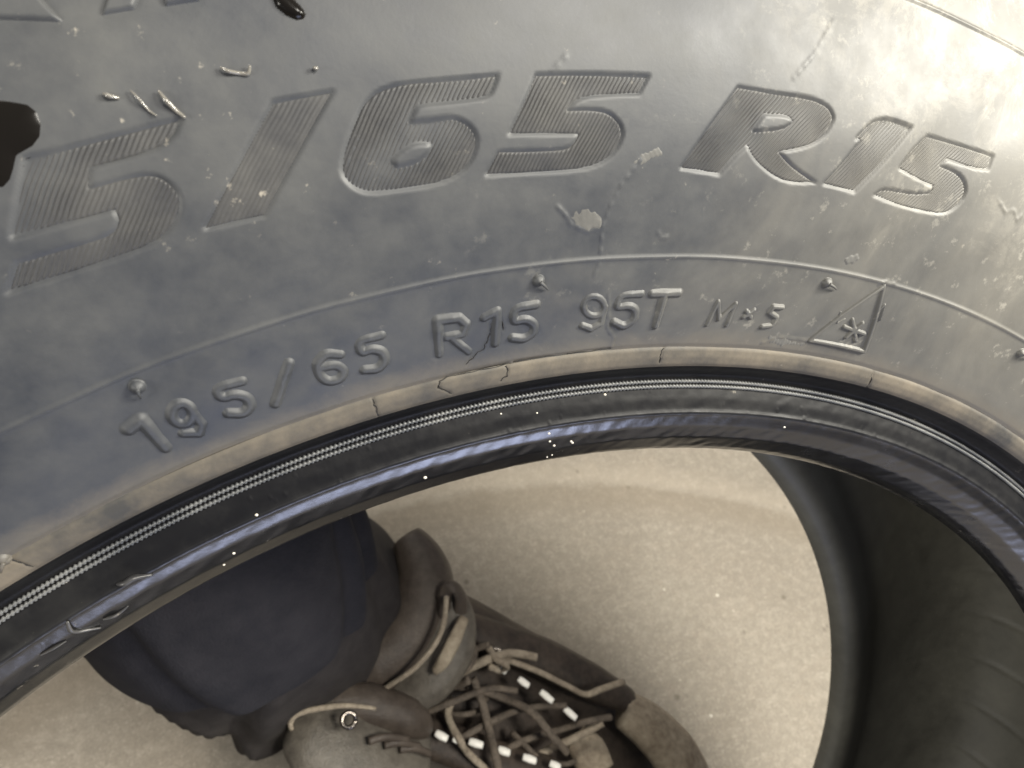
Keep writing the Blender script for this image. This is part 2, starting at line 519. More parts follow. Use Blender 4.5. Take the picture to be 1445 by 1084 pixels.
RIDGES = [[(858, 414), (859, 440), (858, 464), (867, 478), (862, 491)], [(905, 225), (880, 255), (862, 290), (850, 322), (848, 356)],
          [(845, 372), (838, 390)], [(786, 291), (797, 302), (806, 318), (830, 327), (849, 321)],
          [(1240, 402), (1250, 396), (1262, 400)], [(1410, 282), (1420, 300), (1432, 296), (1436, 312), (1445, 300)],
          [(929, 329), (933, 337), (941, 334)], [(512, 172), (500, 205), (490, 232)],
          [(1120, 110), (1150, 75), (1176, 30)], [(780, 100), (800, 78)], [(1140, 480), (1100, 476), (1075, 484)]]


# pieces in the sidewall's own plane: u = angle * radius, v = radius
def soften(P):
    n = len(P)
    Q = []
    for i in range(n):
        a_, b_, c_ = np.array(P[i - 1], float), np.array(P[i], float), np.array(P[(i + 1) % n], float)
        u, v = a_ - b_, c_ - b_
        ang = math.degrees(math.acos(max(-1, min(1, u @ v / (np.linalg.norm(u) * np.linalg.norm(v) + 1e-9)))))
        if ang > 125:          # part of a curve
            Q += [tuple(b_ + u * .25), tuple(b_ + v * .25)]
        else:                  # a real corner
            Q.append(tuple(b_))
    return Q


BIG = [(a_, b_, c_ if a_ == 'engraved_slash' else soften(soften(c_)), [soften(h_) for h_ in d_], e_) for a_, b_, c_, d_, e_ in BIG]


class Patch:
    """a little raster over the sidewall round some photo pixels"""

    def __init__(self, polys, pad, step):
        self.tr = [[hit(*p) for p in poly] for poly in polys]
        allp = np.array([q for t in self.tr for q in t])
        self.rc = allp[:, 1].mean()
        self.tc = allp[:, 0].mean()
        self.uv = [np.array([(-(t - self.tc) * self.rc, r) for t, r in poly]) for poly in self.tr]
        A = np.concatenate(self.uv)
        lo, hi = A.min(0) - pad, A.max(0) + pad
        self.us = np.arange(lo[0], hi[0], step)
        self.vs = np.arange(lo[1], hi[1], step)
        self.U, self.V = np.meshgrid(self.us, self.vs, indexing='xy')

    def dist_lines(self, A, closed=False):
        P = np.stack([self.U, self.V], -1)
        d = np.full(self.U.shape, 1e9)
        n = len(A)
        for i in range(n if closed else n - 1):
            a, b_ = A[i], A[(i + 1) % n]
            ab = b_ - a
            t = np.clip(((P - a) @ ab) / (ab @ ab + 1e-18), 0, 1)
            d = np.minimum(d, np.linalg.norm(P - a - t[..., None] * ab, axis=-1))
        return d

    def inside(self, A):
        x, y = self.U, self.V
        c = np.zeros(x.shape, bool)
        n = len(A)
        for i in range(n):
            x0, y0 = A[i]
            x1, y1 = A[(i + 1) % n]
            k = ((y0 > y) != (y1 > y)) & (x < (x1 - x0) * (y - y0) / (y1 - y0 + 1e-18) + x0)
            c ^= k
        return c

    def sdf_poly(self, holes=True):
        ins = self.inside(self.uv[0])
        d = self.dist_lines(self.uv[0], True)
        for h in self.uv[1:]:
            ins &= ~self.inside(h)
            d = np.minimum(d, self.dist_lines(h, True))
        return np.where(ins, d, -d)

    def sdf_stroke(self, half):
        d = np.full(self.U.shape, 1e9)
        for a in self.uv:
            d = np.minimum(d, self.dist_lines(a))
        return half - d

    def points(self, H):
        th = self.tc - self.U / self.rc
        return surf(th, self.V, H)

    def mesh(self, name, H, keep, mat, parent):
        nr, nc = self.U.shape
        V = self.points(H).reshape(-1, 3)
        Fq = grid_faces(nr, nc)
        kf = keep.reshape(-1)[Fq].any(1)
        Fq = Fq[kf]
        used = np.unique(Fq)
        mp = np.zeros(len(V), int)
        mp[used] = np.arange(len(used))
        return link(name, mesh_np(name, V[used], mp[Fq]), mat, parent)


def surf(th, r, h):
    """point of the near sidewall lifted by h along its normal"""
    s = da_out(r)
    n = np.sqrt(1 + s * s)
    rr = r - h * s / n
    a = a_out(r) + h / n
    return np.stack([rr * np.cos(th), -a, rr * np.sin(th)], -1)


PXM = 1 / 7600.0     # metres per photo pixel on the sidewall, for stroke widths


# ------------------------------------------------------------------ the tyre
tyre = bpy.data.objects.new('tyre', None)
COL.objects.link(tyre)
tyre.location = (0, 0, HUB_Z)
tyre.rotation_euler = (-LEAN, 0, 0)
tyre['label'] = 'worn dusty black car tyre leaning back with 195/65 R15 moulded into its sidewall'
tyre['category'] = 'tyre'

# angles: dense where the photo looks
TH0, TH1 = rad(38), rad(152)
dense = np.linspace(TH1, TH0, int((TH1 - TH0) / .00135))
coarse = np.linspace(TH0, TH1 - 2 * math.pi, 190)[1:-1]
TH = np.concatenate([dense, coarse])
NT = len(TH)


def dense_rows(r0, r1, step):
    """radii along the outer section, spaced by length of the section"""
    q = np.linspace(r0, r1, 4000)
    L = np.concatenate([[0], np.cumsum(np.hypot(np.diff(q), np.diff(a_out(q))))])
    n = int(L[-1] / step) + 2
    return np.interp(np.linspace(0, L[-1], n), L, q)


rng = np.random.default_rng(5)


def sidewall_field(rows):
    """height field of the sidewall: sunk letters, cracks, ridges, slight unevenness"""
    H = np.zeros((len(rows), NT))
    TT, RR = np.meshgrid(TH, rows)
    # slight waviness of old rubber
    for k in range(14):
        fa, fr, ph = rng.uniform(6, 70), rng.uniform(40, 420), rng.uniform(0, 6.28)
        H += .000025 * np.sin(fa * TT + fr * RR + ph)
    nd = len(dense)
    for nm, lb, outer, holes, kd in BIG:
        p = Patch([outer] + holes, .0012, .00012)
        s = p.sdf_poly()
        stamp(H, rows, p, -DEPTH * smooth((s + .00022) / .0004), nd)
    for c in CRACKS:
        p = Patch([c], .0015, .00015)
        stamp(H, rows, p, -.00022 * smooth(p.sdf_stroke(.00028) / .00028), nd)
    for c in RIDGES:
        p = Patch([c], .0015, .00015)
        wob = 1 + .7 * np.sin(p.U * 2600) * np.cos(p.V * 3100)
        stamp(H, rows, p, .00016 * wob * smooth(p.sdf_stroke(.0004) / .0004), nd)
    return H


def stamp(H, rows, p, h, nd):
    """add a patch raster to the grid (bilinear)"""
    r0, r1 = p.vs[0], p.vs[-1]
    ri = np.where((rows >= r0) & (rows <= r1))[0]
    ud = -(TH[:nd] - p.tc) * p.rc
    ci = np.where((ud >= p.us[0]) & (ud <= p.us[-1]))[0]
    if len(ri) == 0 or len(ci) == 0:
        return
    fx = np.clip((ud[ci] - p.us[0]) / (p.us[1] - p.us[0]), 0, len(p.us) - 1.001)
    fy = np.clip((rows[ri] - p.vs[0]) / (p.vs[1] - p.vs[0]), 0, len(p.vs) - 1.001)
    x0, y0 = fx.astype(int), fy.astype(int)
    dx, dy = (fx - x0)[None], (fy - y0)[:, None]
    g = (h[np.ix_(y0, x0)] * (1 - dx) * (1 - dy) + h[np.ix_(y0, x0 + 1)] * dx * (1 - dy)
         + h[np.ix_(y0 + 1, x0)] * (1 - dx) * dy + h[np.ix_(y0 + 1, x0 + 1)] * dx * dy)
    H[np.ix_(ri, ci)] += g


DEPTH = .00042


def ring_part(name, rows, H, mat):
    TT, RR = np.meshgrid(TH, rows)
    V = surf(TT, RR, H).reshape(-1, 3)
    return link(name, mesh_np(name, V, grid_faces(len(rows), NT, wrap_c=True)[:, ::-1]), mat, tyre)


rows_s = np.concatenate([dense_rows(.2112, .2800, .00034), np.linspace(.2810, .3165, 34)])
sidewall = ring_part('sidewall', rows_s, sidewall_field(rows_s), M_SIDE)

rows_t = dense_rows(.2072, .2112, .0003)
Ht = np.zeros((len(rows_t), NT))
for c in CRACKS:
    p = Patch([c], .0015, .00015)
    stamp(Ht, rows_t, p, -.00022 * smooth(p.sdf_stroke(.00025) / .00025), len(dense))
strip = ring_part('rim_strip', rows_t, Ht, M_STRIP)
strip['label'] = 'tan dirt stained strip between sidewall and bead'

rows_b = dense_rows(.1866, .2072, .0004)
TT, RR = np.meshgrid(TH, rows_b)
Hb = np.zeros(TT.shape)
for k in range(30):     # scuffs and unevenness of the bead, finer along the circumference
    fa, fr, ph = rng.uniform(30, 400), rng.uniform(200, 2500), rng.uniform(0, 6.28)
    Hb += .000003 * np.sin(fa * TT + fr * RR + ph)
nz = rng.standard_normal(Hb.shape)
for ax, k in ((1, 4), (0, 2)):
    nz = sum(np.roll(nz, s, ax) for s in range(-k // 2, k // 2 + 1)) / (k + 1)
rowmask = smooth((rows_b - .1935) / .005)[:, None] * smooth((.2068 - rows_b) / .002)[:, None]
Hb += rowmask * np.clip(nz * 4, -1.2, 1.4) * .000010
# scattered torn flecks on the grimy band, thicker along its lower edge
nf = rng.standard_normal(Hb.shape)
for ax, k in ((1, 3), (0, 1)):
    nf = sum(np.roll(nf, s_, ax) for s_ in range(-(k // 2), k // 2 + 1)) / math.sqrt(k)
lowf = sum(np.sin(f_ * TH + p_) for f_, p_ in ((11, 1.0), (23, 2.2), (47, .4))) / 3
thr = 2.75 - .5 * lowf[None] - .9 * np.exp(-((rows_b - .1978) / .0010) ** 2)[:, None]
band = smooth((rows_b - .1968) / .0008)[:, None] * smooth((.2062 - rows_b) / .002)[:, None]
Hb += band * np.clip((nf - thr) * .6, 0, 1) * .00028
bead = ring_part('bead', rows_b, Hb, M_BEAD)
bead['label'] = 'black wet looking bead lip scuffed by the rim'

# inner liner, far side and tread: one section, turned
INN = [(.1866, .0655), (.1876, .0635), (.1905, .0605), (.1960, .0600), (.2060, .0645), (.2200, .0715), (.2400, .0765), (.2600, .0790),
       (.2800, .0770), (.2930, .0690), (.3010, .0540), (.3040, .0350), (.3045, .0125), (.3040, -.0100), (.3010, -.0290),
       (.2930, -.0440), (.2800, -.0520), (.2600, -.0540), (.2400, -.0515), (.2200, -.0465), (.2060, -.0395), (.1960, -.0350),
       (.1905, -.0355), (.1876, -.0385), (.1866, -.0425)]
FAR = [(.1866, -.0425), (.1885, -.0445), (.1965, -.0508), (.2031, -.0502), (.2072, -.0546), (.2112, -.0558), (.2277, -.0618),
       (.2420, -.0628), (.2580, -.0637), (.2748, -.0660), (.2850, -.0652), (.2950, -.0628), (.3040, -.0585), (.3110, -.0515),
       (.3150, -.0430), (.3165, -.0370)]


def cr_dense(P, sub):
    P = np.array(P, float)
    Q = []
    for i in range(len(P) - 1):
        p0, p1, p2, p3 = P[max(i - 1, 0)], P[i], P[i + 1], P[min(i + 2, len(P) - 1)]
        for k in range(sub):
            t = k / sub
            Q.append(.5 * (2 * p1 + (p2 - p0) * t + (2 * p0 - 5 * p1 + 4 * p2 - p3) * t * t + (3 * p1 - p0 - 3 * p2 + p3) * t ** 3))
    Q.append(P[-1])
    return np.array(Q)


def turned(name, prof, n, mat, disp=None, flip=False):
    th = np.linspace(0, -2 * math.pi, n, endpoint=False)
    prof = np.asarray(prof)
    Tm, Rm = np.meshgrid(th, prof[:, 0])
    Am = np.repeat(prof[:, 1][:, None], n, 1)
    if disp is not None:
        Rm = Rm + disp(Tm, Am, Rm)
    V = np.stack([Rm * np.cos(Tm), -Am, Rm * np.sin(Tm)], -1).reshape(-1, 3)
    Fq = grid_faces(len(prof), n, wrap_c=True)
    if flip:
        Fq = Fq[:, ::-1]
    return link(name, mesh_np(name, V, Fq), mat, tyre)


def liner_ridges(T, A, Rm):
    """the fine slanting lines a curing bladder leaves inside a tyre"""
    crown = smooth((Rm - .24) / .02)
    ph = (T * 68 / (2 * math.pi) * 1.0 + A * 9.0) % 1.0
    line = np.exp(-((ph - .5) / .03) ** 2)
    return -crown * line * .0012


inn = cr_dense(INN, 6)
liner = turned('inner_liner', inn, 1500, M_LINER, liner_ridges)
far = turned('far_sidewall', cr_dense(FAR, 3), 360, M_SIDE)

# tread: ribs and grooves, then lateral slots
a_t = np.concatenate([np.linspace(.0620, -.0370, 100)])


def tread_disp(T, A, Rm):
    g = np.zeros_like(A)
    for c in (.046, .024, .001, -.021):
        g -= .0065 * smooth(1 - np.abs(A - c) / .0048) ** .5
    ph = (T * 74 / (2 * math.pi) + A * 8) % 1.0
    slot = smooth(1 - np.abs(ph - .5) / .10)
    g -= .004 * slot * (np.abs(A - .0125) > .012)
    edge = smooth((.0495 - np.abs(A - .0125)) / .006)
    return g * edge + .0022 * (1 - ((A - .0125) / .0495) ** 2)


tread = turned('tread', np.stack([np.full(len(a_t), .3165), a_t], 1), 1100, M_TREAD, tread_disp)

# woven double ring in the bead: two rows of small stitches
def braid(r0, amp, ph0):
    n_st = 1700
    sub = 5
    n = n_st * sub
    th = np.linspace(0, -2 * math.pi, n, endpoint=False)
    ph = (np.arange(n) / sub + ph0) * 2 * math.pi
    k = 6
    V = []
    aa = np.arange(k) / k * 2 * math.pi
    rad_t = .00036 + amp * np.cos(ph)
    base_a = a_out(r0) + .00028
    rr = r0 + rad_t[:, None] * np.cos(aa)[None] + .00010 * np.sin(ph)[:, None]
    ax = base_a + rad_t[:, None] * np.sin(aa)[None]
    V = np.stack([rr * np.cos(th)[:, None], -ax, rr * np.sin(th)[:, None]], -1).reshape(-1, 3)
    Fq = grid_faces(n, k, wrap_c=True, wrap_r=True)
    return link('woven_ring', mesh_np('woven_ring', V, Fq), M_BRAID, bead)


braid(.20345, .00008, 0)
braid(.20245, .00007, .5)

# ------------------------------------------------------------------ letters as parts of the sidewall
for nm, lb, outer, holes, kd in BIG:
    p = Patch([outer] + holes, .0006, .000095)
    s = p.sdf_poly()
    cx = sum(q[0] for q in outer) / len(outer)
    cy = sum(q[1] for q in outer) / len(outer)
    t0, r0 = hit(cx - 10 * kd[0], cy - 10 * kd[1])
    t1, r1 = hit(cx + 10 * kd[0], cy + 10 * kd[1])
    d = np.array([-(t1 - t0) * p.rc, r1 - r0])
    d /= np.linalg.norm(d)
    nrm = np.array([d[1], -d[0]])
    q = p.U * nrm[0] + p.V * nrm[1]
    fine = .00003 * np.sin(p.U * 900 + p.V * 700) + .00005 * np.sin(p.V * 300 - p.U * 170)
    ridge = (.5 + .5 * np.cos(2 * math.pi * (q + fine) / .00058))
    amp = .00019 if nm != 'engraved_slash' else .00008
    wear = np.clip(.8 + .35 * np.sin(p.U * 410 + 1) * np.sin(p.V * 520), .25, 1.1)
    h = -DEPTH + .00005 + amp * wear * ridge * smooth((s - .0001) / .0004) - .0005 * smooth((.00018 - s) / .0003)
    o = p.mesh(nm, h, s > -.00005, M_KNURL, sidewall)
    if lb:
        o['label'] = lb

for poly in TOP:
    p = Patch([poly], .0012, .0002)
    s = p.sdf_poly()
    p.mesh('raised_letter', -.00022 + .0008 * smooth((s + .0003) / .0007), s > -.0005, M_SIDE, sidewall)

def chaikin(P, k=2):
    for _ in range(k):
        Q = [P[0]]
        for i in range(len(P) - 1):
            (x0, y0), (x1, y1) = P[i], P[i + 1]
            Q += [(.78 * x0 + .22 * x1, .78 * y0 + .22 * y1), (.22 * x0 + .78 * x1, .22 * y0 + .78 * y1)]
        P = Q + [P[-1]]
    return P


for nm, hw, strokes in SMALL:
    strokes = [chaikin(st) if 'digit' in nm and len(st) > 4 else st for st in strokes]
    p = Patch(strokes, .0020, .00014)
    hwm = hw * PXM * 1.18
    s = p.sdf_stroke(hwm)
    top = .00062 * (1 - .25 * np.abs(np.sin(p.U * 700) * np.sin(p.V * 900)))
    h = -.00012 + top * smooth((s + .00015) / (hwm * 1.0)) ** .85
    p.mesh(nm, h, s > -.00012, M_SIDE, sidewall)

# the triangular mountain and snowflake mark
p = Patch(TRI[0][1], .0015, .00014)
s = p.sdf_stroke(TRI[0][0] * PXM * 1.7)
mark = p.mesh('mountain_mark', -.00012 + .00056 * smooth((s + .0001) / .0004), s > -.0001, M_SIDE, sidewall)
p = Patch(TRI[1][1], .0015, .00014)
s = p.sdf_stroke(TRI[1][0] * PXM * 1.2)
p.mesh('mountain_line', -.00014 + .00042 * smooth((s + .0001) / .0004), s > -.0001, M_SIDE, sidewall)
p = Patch(FLAKE, .0015, .00014)
s = p.sdf_stroke(3.8 * PXM)
p.mesh('snowflake_mark', -.00014 + .00058 * smooth((s + .0001) / .0004), s > -.0001, M_SIDE, sidewall)

# dark cracks in the rubber
for ci, c in enumerate(CRACKS):
    rr_ = random.Random(ci)
    P3 = []
    for i in range(len(c) - 1):
        for k in range(4):
            f = k / 4
            q = (c[i][0] * (1 - f) + c[i + 1][0] * f + rr_.uniform(-1.8, 1.8), c[i][1] * (1 - f) + c[i + 1][1] * f + rr_.uniform(-.9, .9))
            P3.append(surf(*hit(*q), -.00005))
    P3.append(surf(*hit(*c[-1]), -.00012))
    wdt = .00009 if ci < len(CRACKS) - 2 else .00009
    tube('crack', P3, [wdt * rr_.uniform(.5, 1.25) for _ in P3], M_CRACK, sidewall if ci in (3, 4) else strip, n=6)

# pale crusts of dried dirt
for ci, c in enumerate(([(786, 291), (800, 296), (818, 292), (834, 293), (848, 300), (849, 321), (832, 327), (812, 321), (800, 306)],
          [(880, 236), (900, 222), (916, 212), (930, 206), (944, 212), (930, 222), (912, 231), (896, 240)],
          [(1192, 366), (1200, 359), (1212, 358), (1214, 366), (1204, 373), (1195, 372)],
          [(1080, 470), (1096, 474), (1120, 480), (1140, 484), (1128, 490), (1100, 488), (1082, 481)])):
    p = Patch([c], .0012, .00016)
    s = p.sdf_poly()
    nzz = np.zeros(s.shape)
    rgc = np.random.default_rng(ci)
    for _ in range(12):
        nzz += np.sin(p.U * rgc.normal(0, 2600) + p.V * rgc.normal(0, 2600) + rgc.uniform(0, 6))
    s = s + nzz * .00007
    p.mesh('dirt_crust', -.00006 + .00012 * smooth((s + .0001) / .0006) + .000006 * nzz * (s > 0), s > 0, M_CRUST, sidewall)

# vent nubs with their torn whiskers
for (x, y, x2, y2) in ((760, 396, 772, 408), (1167, 399, 1179, 408), (194, 546, 199, 561), (1441, 498, 1452, 505), (5, 789, 2, 806)):
    p = Patch([[(x - 1, y), (x + 1, y)]], .0026, .00012)
    s = p.sdf_stroke(.00095)
    nub = p.mesh('vent_nub', -.0001 + .00105 * np.sqrt(np.clip(s / .00095, 0, 1)), s > -.0001, M_SIDE, sidewall)
    A, B = hit(x, y), hit(x2, y2)
    P0, P1 = surf(A[0], A[1], .0008), surf(B[0], B[1], .00035)
    tube('whisker', [P0, .5 * (P0 + P1) + [0, -.0003, 0], P1], [.00034, .00024, .00012], M_SIDE, nub, n=7, sub=3)

# stray moulding strands lying on the rubber
for pts, wd in (([(311, 96), (322, 102), (338, 104), (350, 105), (353, 94)], .00036), ([(146, 133), (155, 137), (168, 139)], .00042),
                ([(184, 128), (196, 140), (210, 156), (222, 164)], .00022), ([(224, 129), (236, 144), (248, 156), (262, 167)], .00042),
                ([(442, 96), (445, 98), (448, 96)], .0004)):
    P3 = []
    for i, q in enumerate(pts):
        t, r = hit(*q)
        P3.append(surf(t, r, .00035 + .00025 * math.sin(i * 2.1)))
    tube('rubber_strand', P3, [wd * .3] + [wd * .7] * (len(pts) - 2) + [wd * .4], M_STRAND, sidewall, n=8, sub=5)

# torn flap and lifted edges on the bead
for pts, wd in (([(95, 876), (99, 887), (108, 891), (122, 889), (142, 884)], .0005), ([(145, 873), (158, 868), (170, 863), (181, 855)], .0004),
                ([(166, 824), (178, 822), (190, 815), (216, 811)], .0009), ([(57, 924), (75, 913), (93, 904)], .0003)):
    P3 = [surf(*hit(*q), .0002 + .0002 * math.sin(i * 1.7)) for i, q in enumerate(pts)]
    tube('torn_edge', P3, [wd * .4] + [wd] * (len(pts) - 2) + [wd * .4], M_SCUFF, bead, n=8, sub=5, flat=.6)

# small white paint specks (too small to pick apart)
def specks(name, spots, mat, parent, place):
    V, Fq = [], []
    for (c, nrm, r) in spots:
        nrm = nrm / np.linalg.norm(nrm)
        s = np.cross(nrm, (.3, .5, .8)); s /= np.linalg.norm(s)
        u = np.cross(nrm, s)
        b0 = len(V)
        for lv, hh in ((1.0, -.1), (.75, .4), (.25, .6)):
            for k in range(8):
                a = k * math.pi / 4
                V.append(c + r * lv * (math.cos(a) * s + math.sin(a) * u * .8) + nrm * hh * r)
        for l in range(2):
            for k in range(8):
                Fq.append((b0 + l * 8 + k, b0 + l * 8 + (k + 1) % 8, b0 + l * 8 + 8 + (k + 1) % 8, b0 + l * 8 + 8 + k))
        Fq += [(b0 + 16, b0 + 17, b0 + 18, b0 + 19), (b0 + 16, b0 + 19, b0 + 20, b0 + 23), (b0 + 20, b0 + 21, b0 + 22, b0 + 23)]
    o = link(name, mesh_np(name, np.array(V), np.array(Fq)), mat, parent)
    o['kind'] = 'stuff'
    return o


sp = []
for x, y, r in ((600, 674, .00042), (775, 612, .00028), (776, 623, .0003), (782, 629, .00032), (772, 645, .00026), (779, 642, .00026),
                (808, 625, .0003), (854, 557, .0003), (707, 584, .0002), (758, 583, .0002), (93, 821, .00025), (362, 727, .0003),
                (316, 797, .0003), (330, 781, .0003), (806, 623, .0003), (1107, 603, .0003)):
    t, r0 = hit(x, y)
    P0 = surf(t, r0, 0)
    nn = surf(t, r0, .001) - P0
    sp.append((P0, nn, r))
specks('paint_specks', sp, M_SPECK, bead, None)

# ------------------------------------------------------------------ drops of dark liquid lying on the sidewall
def drop(outline, height, label):
    p = Patch([outline], .001, .00022)
    s = p.sdf_poly()
    mx = s.max()
    h = -.0002 + height * np.sqrt(np.clip(s / mx, 0, 1) * (2 - np.clip(s / mx, 0, 1)))
    o = p.mesh('liquid_drop', np.where(s > 0, h, -.0002), s > -.0001, M_WET, None)
    o.location = tyre.location
    o.rotation_euler = tyre.rotation_euler
    o['label'] = label
    o['category'] = 'drop'
    o['group'] = 'dark drops on the tyre'
    return o


drop([(-60, 150), (-30, 138), (10, 140), (40, 144), (56, 155), (65, 175), (64, 196), (52, 212), (30, 224), (27, 240), (22, 258), (10, 271), (0, 272), (-20, 262), (-50, 240), (-70, 200)], .0006,
     'large black glossy drop running down beside the first engraved digit 5')
drop([(380, -12), (396, -14), (412, -4), (426, 10), (432, 20), (428, 27), (418, 28), (404, 22), (390, 10)], .0009,
     'small brown glossy drop high on the sidewall above the engraved slash')

# ------------------------------------------------------------------ the person whose leg the tyre leans on
person = bpy.data.objects.new('person', None)
COL.objects.link(person)
person['label'] = 'person in dark trousers and laced brown shoe standing behind the tyre'
person['category'] = 'person'


def fp(x, y, z):
    return floor_pt(x, y, z)


def loft(name, rings, mat, parent, n=72, wob=0, cap=True, seed=1, sub=5, creases=()):
    """rings: (centre, rx, ry, angle); smooth interpolation between"""
    R_ = cr_dense([list(c) + [rx, ry, a] for c, rx, ry, a in rings], sub)
    rg = np.random.default_rng(seed)
    waves = [(rg.integers(2, 7), rg.uniform(10, 60), rg.uniform(0, 6.28)) for _ in range(7)]
    al = np.arange(n) / n * 2 * math.pi
    V = []
    for i, q in enumerate(R_):
        x, y = q[3] * np.cos(al), q[4] * np.sin(al)
        d = np.zeros(n)
        for k, fz, ph in waves:
            d += np.sin(k * al + fz * q[2] + ph)
        f = 1 + wob * d
        for (a0_, sl_, wd_, dp_) in creases:
            dd = (al - a0_ - sl_ * q[2] + math.pi) % (2 * math.pi) - math.pi
            f = f - dp_ * np.exp(-(dd / wd_) ** 2) + dp_ * .8 * np.exp(-((dd - 1.7 * wd_) / (1.2 * wd_)) ** 2)
        ca, sa = math.cos(q[5]), math.sin(q[5])
        V.append(np.stack([q[0] + f * (ca * x - sa * y), q[1] + f * (sa * x + ca * y), q[2] + 0 * x + wob * .05 * d], -1))
    V = np.concatenate(V)
    Fl = [tuple(f) for f in grid_faces(len(R_), n, wrap_c=True)]
    V = [tuple(v) for v in V]
    if cap:
        Fl.append(tuple(range(n))[::-1])
        Fl.append(tuple((len(R_) - 1) * n + k for k in range(n)))
    me = bpy.data.meshes.new(name)
    me.from_pydata(V, [], Fl)
    me.polygons.foreach_set('use_smooth', [True] * len(me.polygons))
    me.update()
    return link(name, me, mat, parent)


cuff = fp(362, 850, .13)
fold = fp(310, 795, .24)
person.location = (0, 0, 0)
up1 = np.array([fold[0] - .035, fold[1] + .10, .42])
up2 = np.array([fold[0] - .07, fold[1] + .22, .62])
AX = np.array([.8, -.6])          # the way the shoe points
YA = math.atan2(AX[1], AX[0])


def skirt(name, c0, r0, c1, r1, up_, parent, seed, creases=(), bulge=.003):
    """one layer of bunched cloth: a rolled rim at c0, narrowing up to c1"""
    mid = c0 * .55 + c1 * .45
    rg_ = [(c0 + [0, 0, .004], r0 - .008, (r0 - .008) * .94, 0), (c0 + [0, 0, .0005], r0 - .004, (r0 - .004) * .94, 0), (c0, r0 - .0015, r0 * .93, 0),
           (c0 + [0, 0, .0015], r0, r0 * .94, 0), (c0 + [0, 0, .006], r0 + .0005, r0 * .945, 0),
           (mid, (r0 * .55 + r1 * .45) + bulge, (r0 * .55 + r1 * .45 + bulge) * .95, 0), (c1, r1, r1 * .95, 0)]
    if up_ is not None:
        rg_ += up_
    return loft(name, rg_, M_TROUSER if name == 'trouser_leg' else M_HEM, parent, n=180, sub=8, wob=.0035, seed=seed, creases=creases)


hem0 = fp(402, 890, .095)
skirt('trouser_leg', fold + [.004, 0, -.018], .067, fold + [-.004, .012, .05], .058,
      [(fold * .45 + up1 * .55, .066, .064, 0), (up1, .072, .070, 0), (up2, .084, .086, 0)], person, 4,
      [(-1.4, 5, .10, .06), (-.4, -6, .12, .05), (-2.3, 7, .09, .05), (-.9, -9, .07, .045)])
skirt('trouser_fold', fp(392, 858, .122), .081, fold + [0, 0, .004], .054, None, person, 7,
      [(-1.9, 9, .14, .05), (-.75, -9, .10, .09), (.3, 8, .14, .08), (-2.6, 5, .1, .08), (-.1, 14, .08, .07)], bulge=.002)
skirt('trouser_cuff', hem0, .074, fp(390, 862, .150), .062, None, person, 9,
      [(-1.2, 22, .09, .10), (-2.0, -16, .10, .09), (-.3, 12, .10, .09), (-2.7, 6, .10, .09)], bulge=.004)

# ankle in a sock inside the trouser leg
ank = np.array([cuff[0] + .012, cuff[1] + .01, .06])
loft('leg', [(ank, .042, .036, YA), (np.array([ank[0], ank[1] + .005, .12]), .038, .036, YA), (np.array([fold[0], fold[1], .24]), .05, .05, YA),
             (up1 + [0, 0, -.02], .055, .058, YA)], M_SOCK, person, n=24)

# shoe: sole and upper
C0 = np.array([.062, .120])       # ground point under the middle of the laces


def sh(t, s, z):
    """along the shoe, to its (viewer's right) side, height"""
    n = np.array([-AX[1], AX[0]])
    q = C0 + AX * t + n * s
    return np.array([q[0], q[1], z])


def shoe_outline(scale, z):
    pts = [(-.135, .0), (-.128, .024), (-.10, .034), (-.05, .034), (.0, .041), (.05, .050), (.09, .050), (.125, .040), (.150, .018), (.155, -.004),
           (.145, -.028), (.115, -.046), (.07, -.052), (.02, -.046), (-.04, -.036), (-.09, -.035), (-.126, -.024)]
    return [sh(t * scale, s * scale, z) for t, s in pts]


def stack(name, layers, mat, parent):
    n = len(layers[0])
    L = []
    for lay in layers:
        q = cr_dense(np.array(lay + [lay[0]]), 4)[:-1]
        L.append(q)
    n = len(L[0])
    V = np.concatenate(L)
    Fl = [tuple(f) for f in grid_faces(len(L), n, wrap_c=True)] + [tuple(range(n))[::-1], tuple((len(L) - 1) * n + k for k in range(n))]
    me = bpy.data.meshes.new(name)
    me.from_pydata([tuple(v) for v in V], [], Fl)
    me.polygons.foreach_set('use_smooth', [True] * len(me.polygons))
    me.update()
    return link(name, me, mat, parent)


sections = []
for t, wl, wr, zt, zb in ((-.132, .020, .020, .085, .028), (-.120, .034, .034, .105, .022), (-.09, .044, .040, .112, .020), (-.055, .050, .042, .112, .020),
                          (-.02, .050, .044, .104, .020), (.015, .050, .046, .090, .020), (.05, .053, .050, .074, .020), (.085, .052, .050, .060, .020),
                          (.115, .046, .044, .050, .020), (.138, .034, .032, .042, .021), (.150, .018, .018, .034, .023)):
    ring = []
    n = 28
    for k in range(n):
        a = 2 * math.pi * k / n
        ca, sa = math.cos(a), math.sin(a)
        wv = wr if ca > 0 else wl
        z = (zt + zb) / 2 + (zt - zb) / 2 * math.copysign(abs(sa) ** .8, sa)
        ring.append(sh(t, wv * math.copysign(abs(ca) ** .75, ca), z))
    sections.append(ring)
S_ = cr_dense(np.array(sections).reshape(len(sections), -1), 4).reshape(-1, 28, 3)
Fl = [tuple(f) for f in grid_faces(len(S_), 28, wrap_c=True)] + [tuple(range(28))[::-1], tuple((len(S_) - 1) * 28 + k for k in range(28))]
me = bpy.data.meshes.new('shoe')
me.from_pydata([tuple(v) for v in S_.reshape(-1, 3)], [], Fl)
me.polygons.foreach_set('use_smooth', [True] * len(me.polygons))
me.update()
shoe = link('shoe', me, M_SHOE, person)
shoe['label'] = 'scuffed brown lace-up shoe with white dashed stitching'
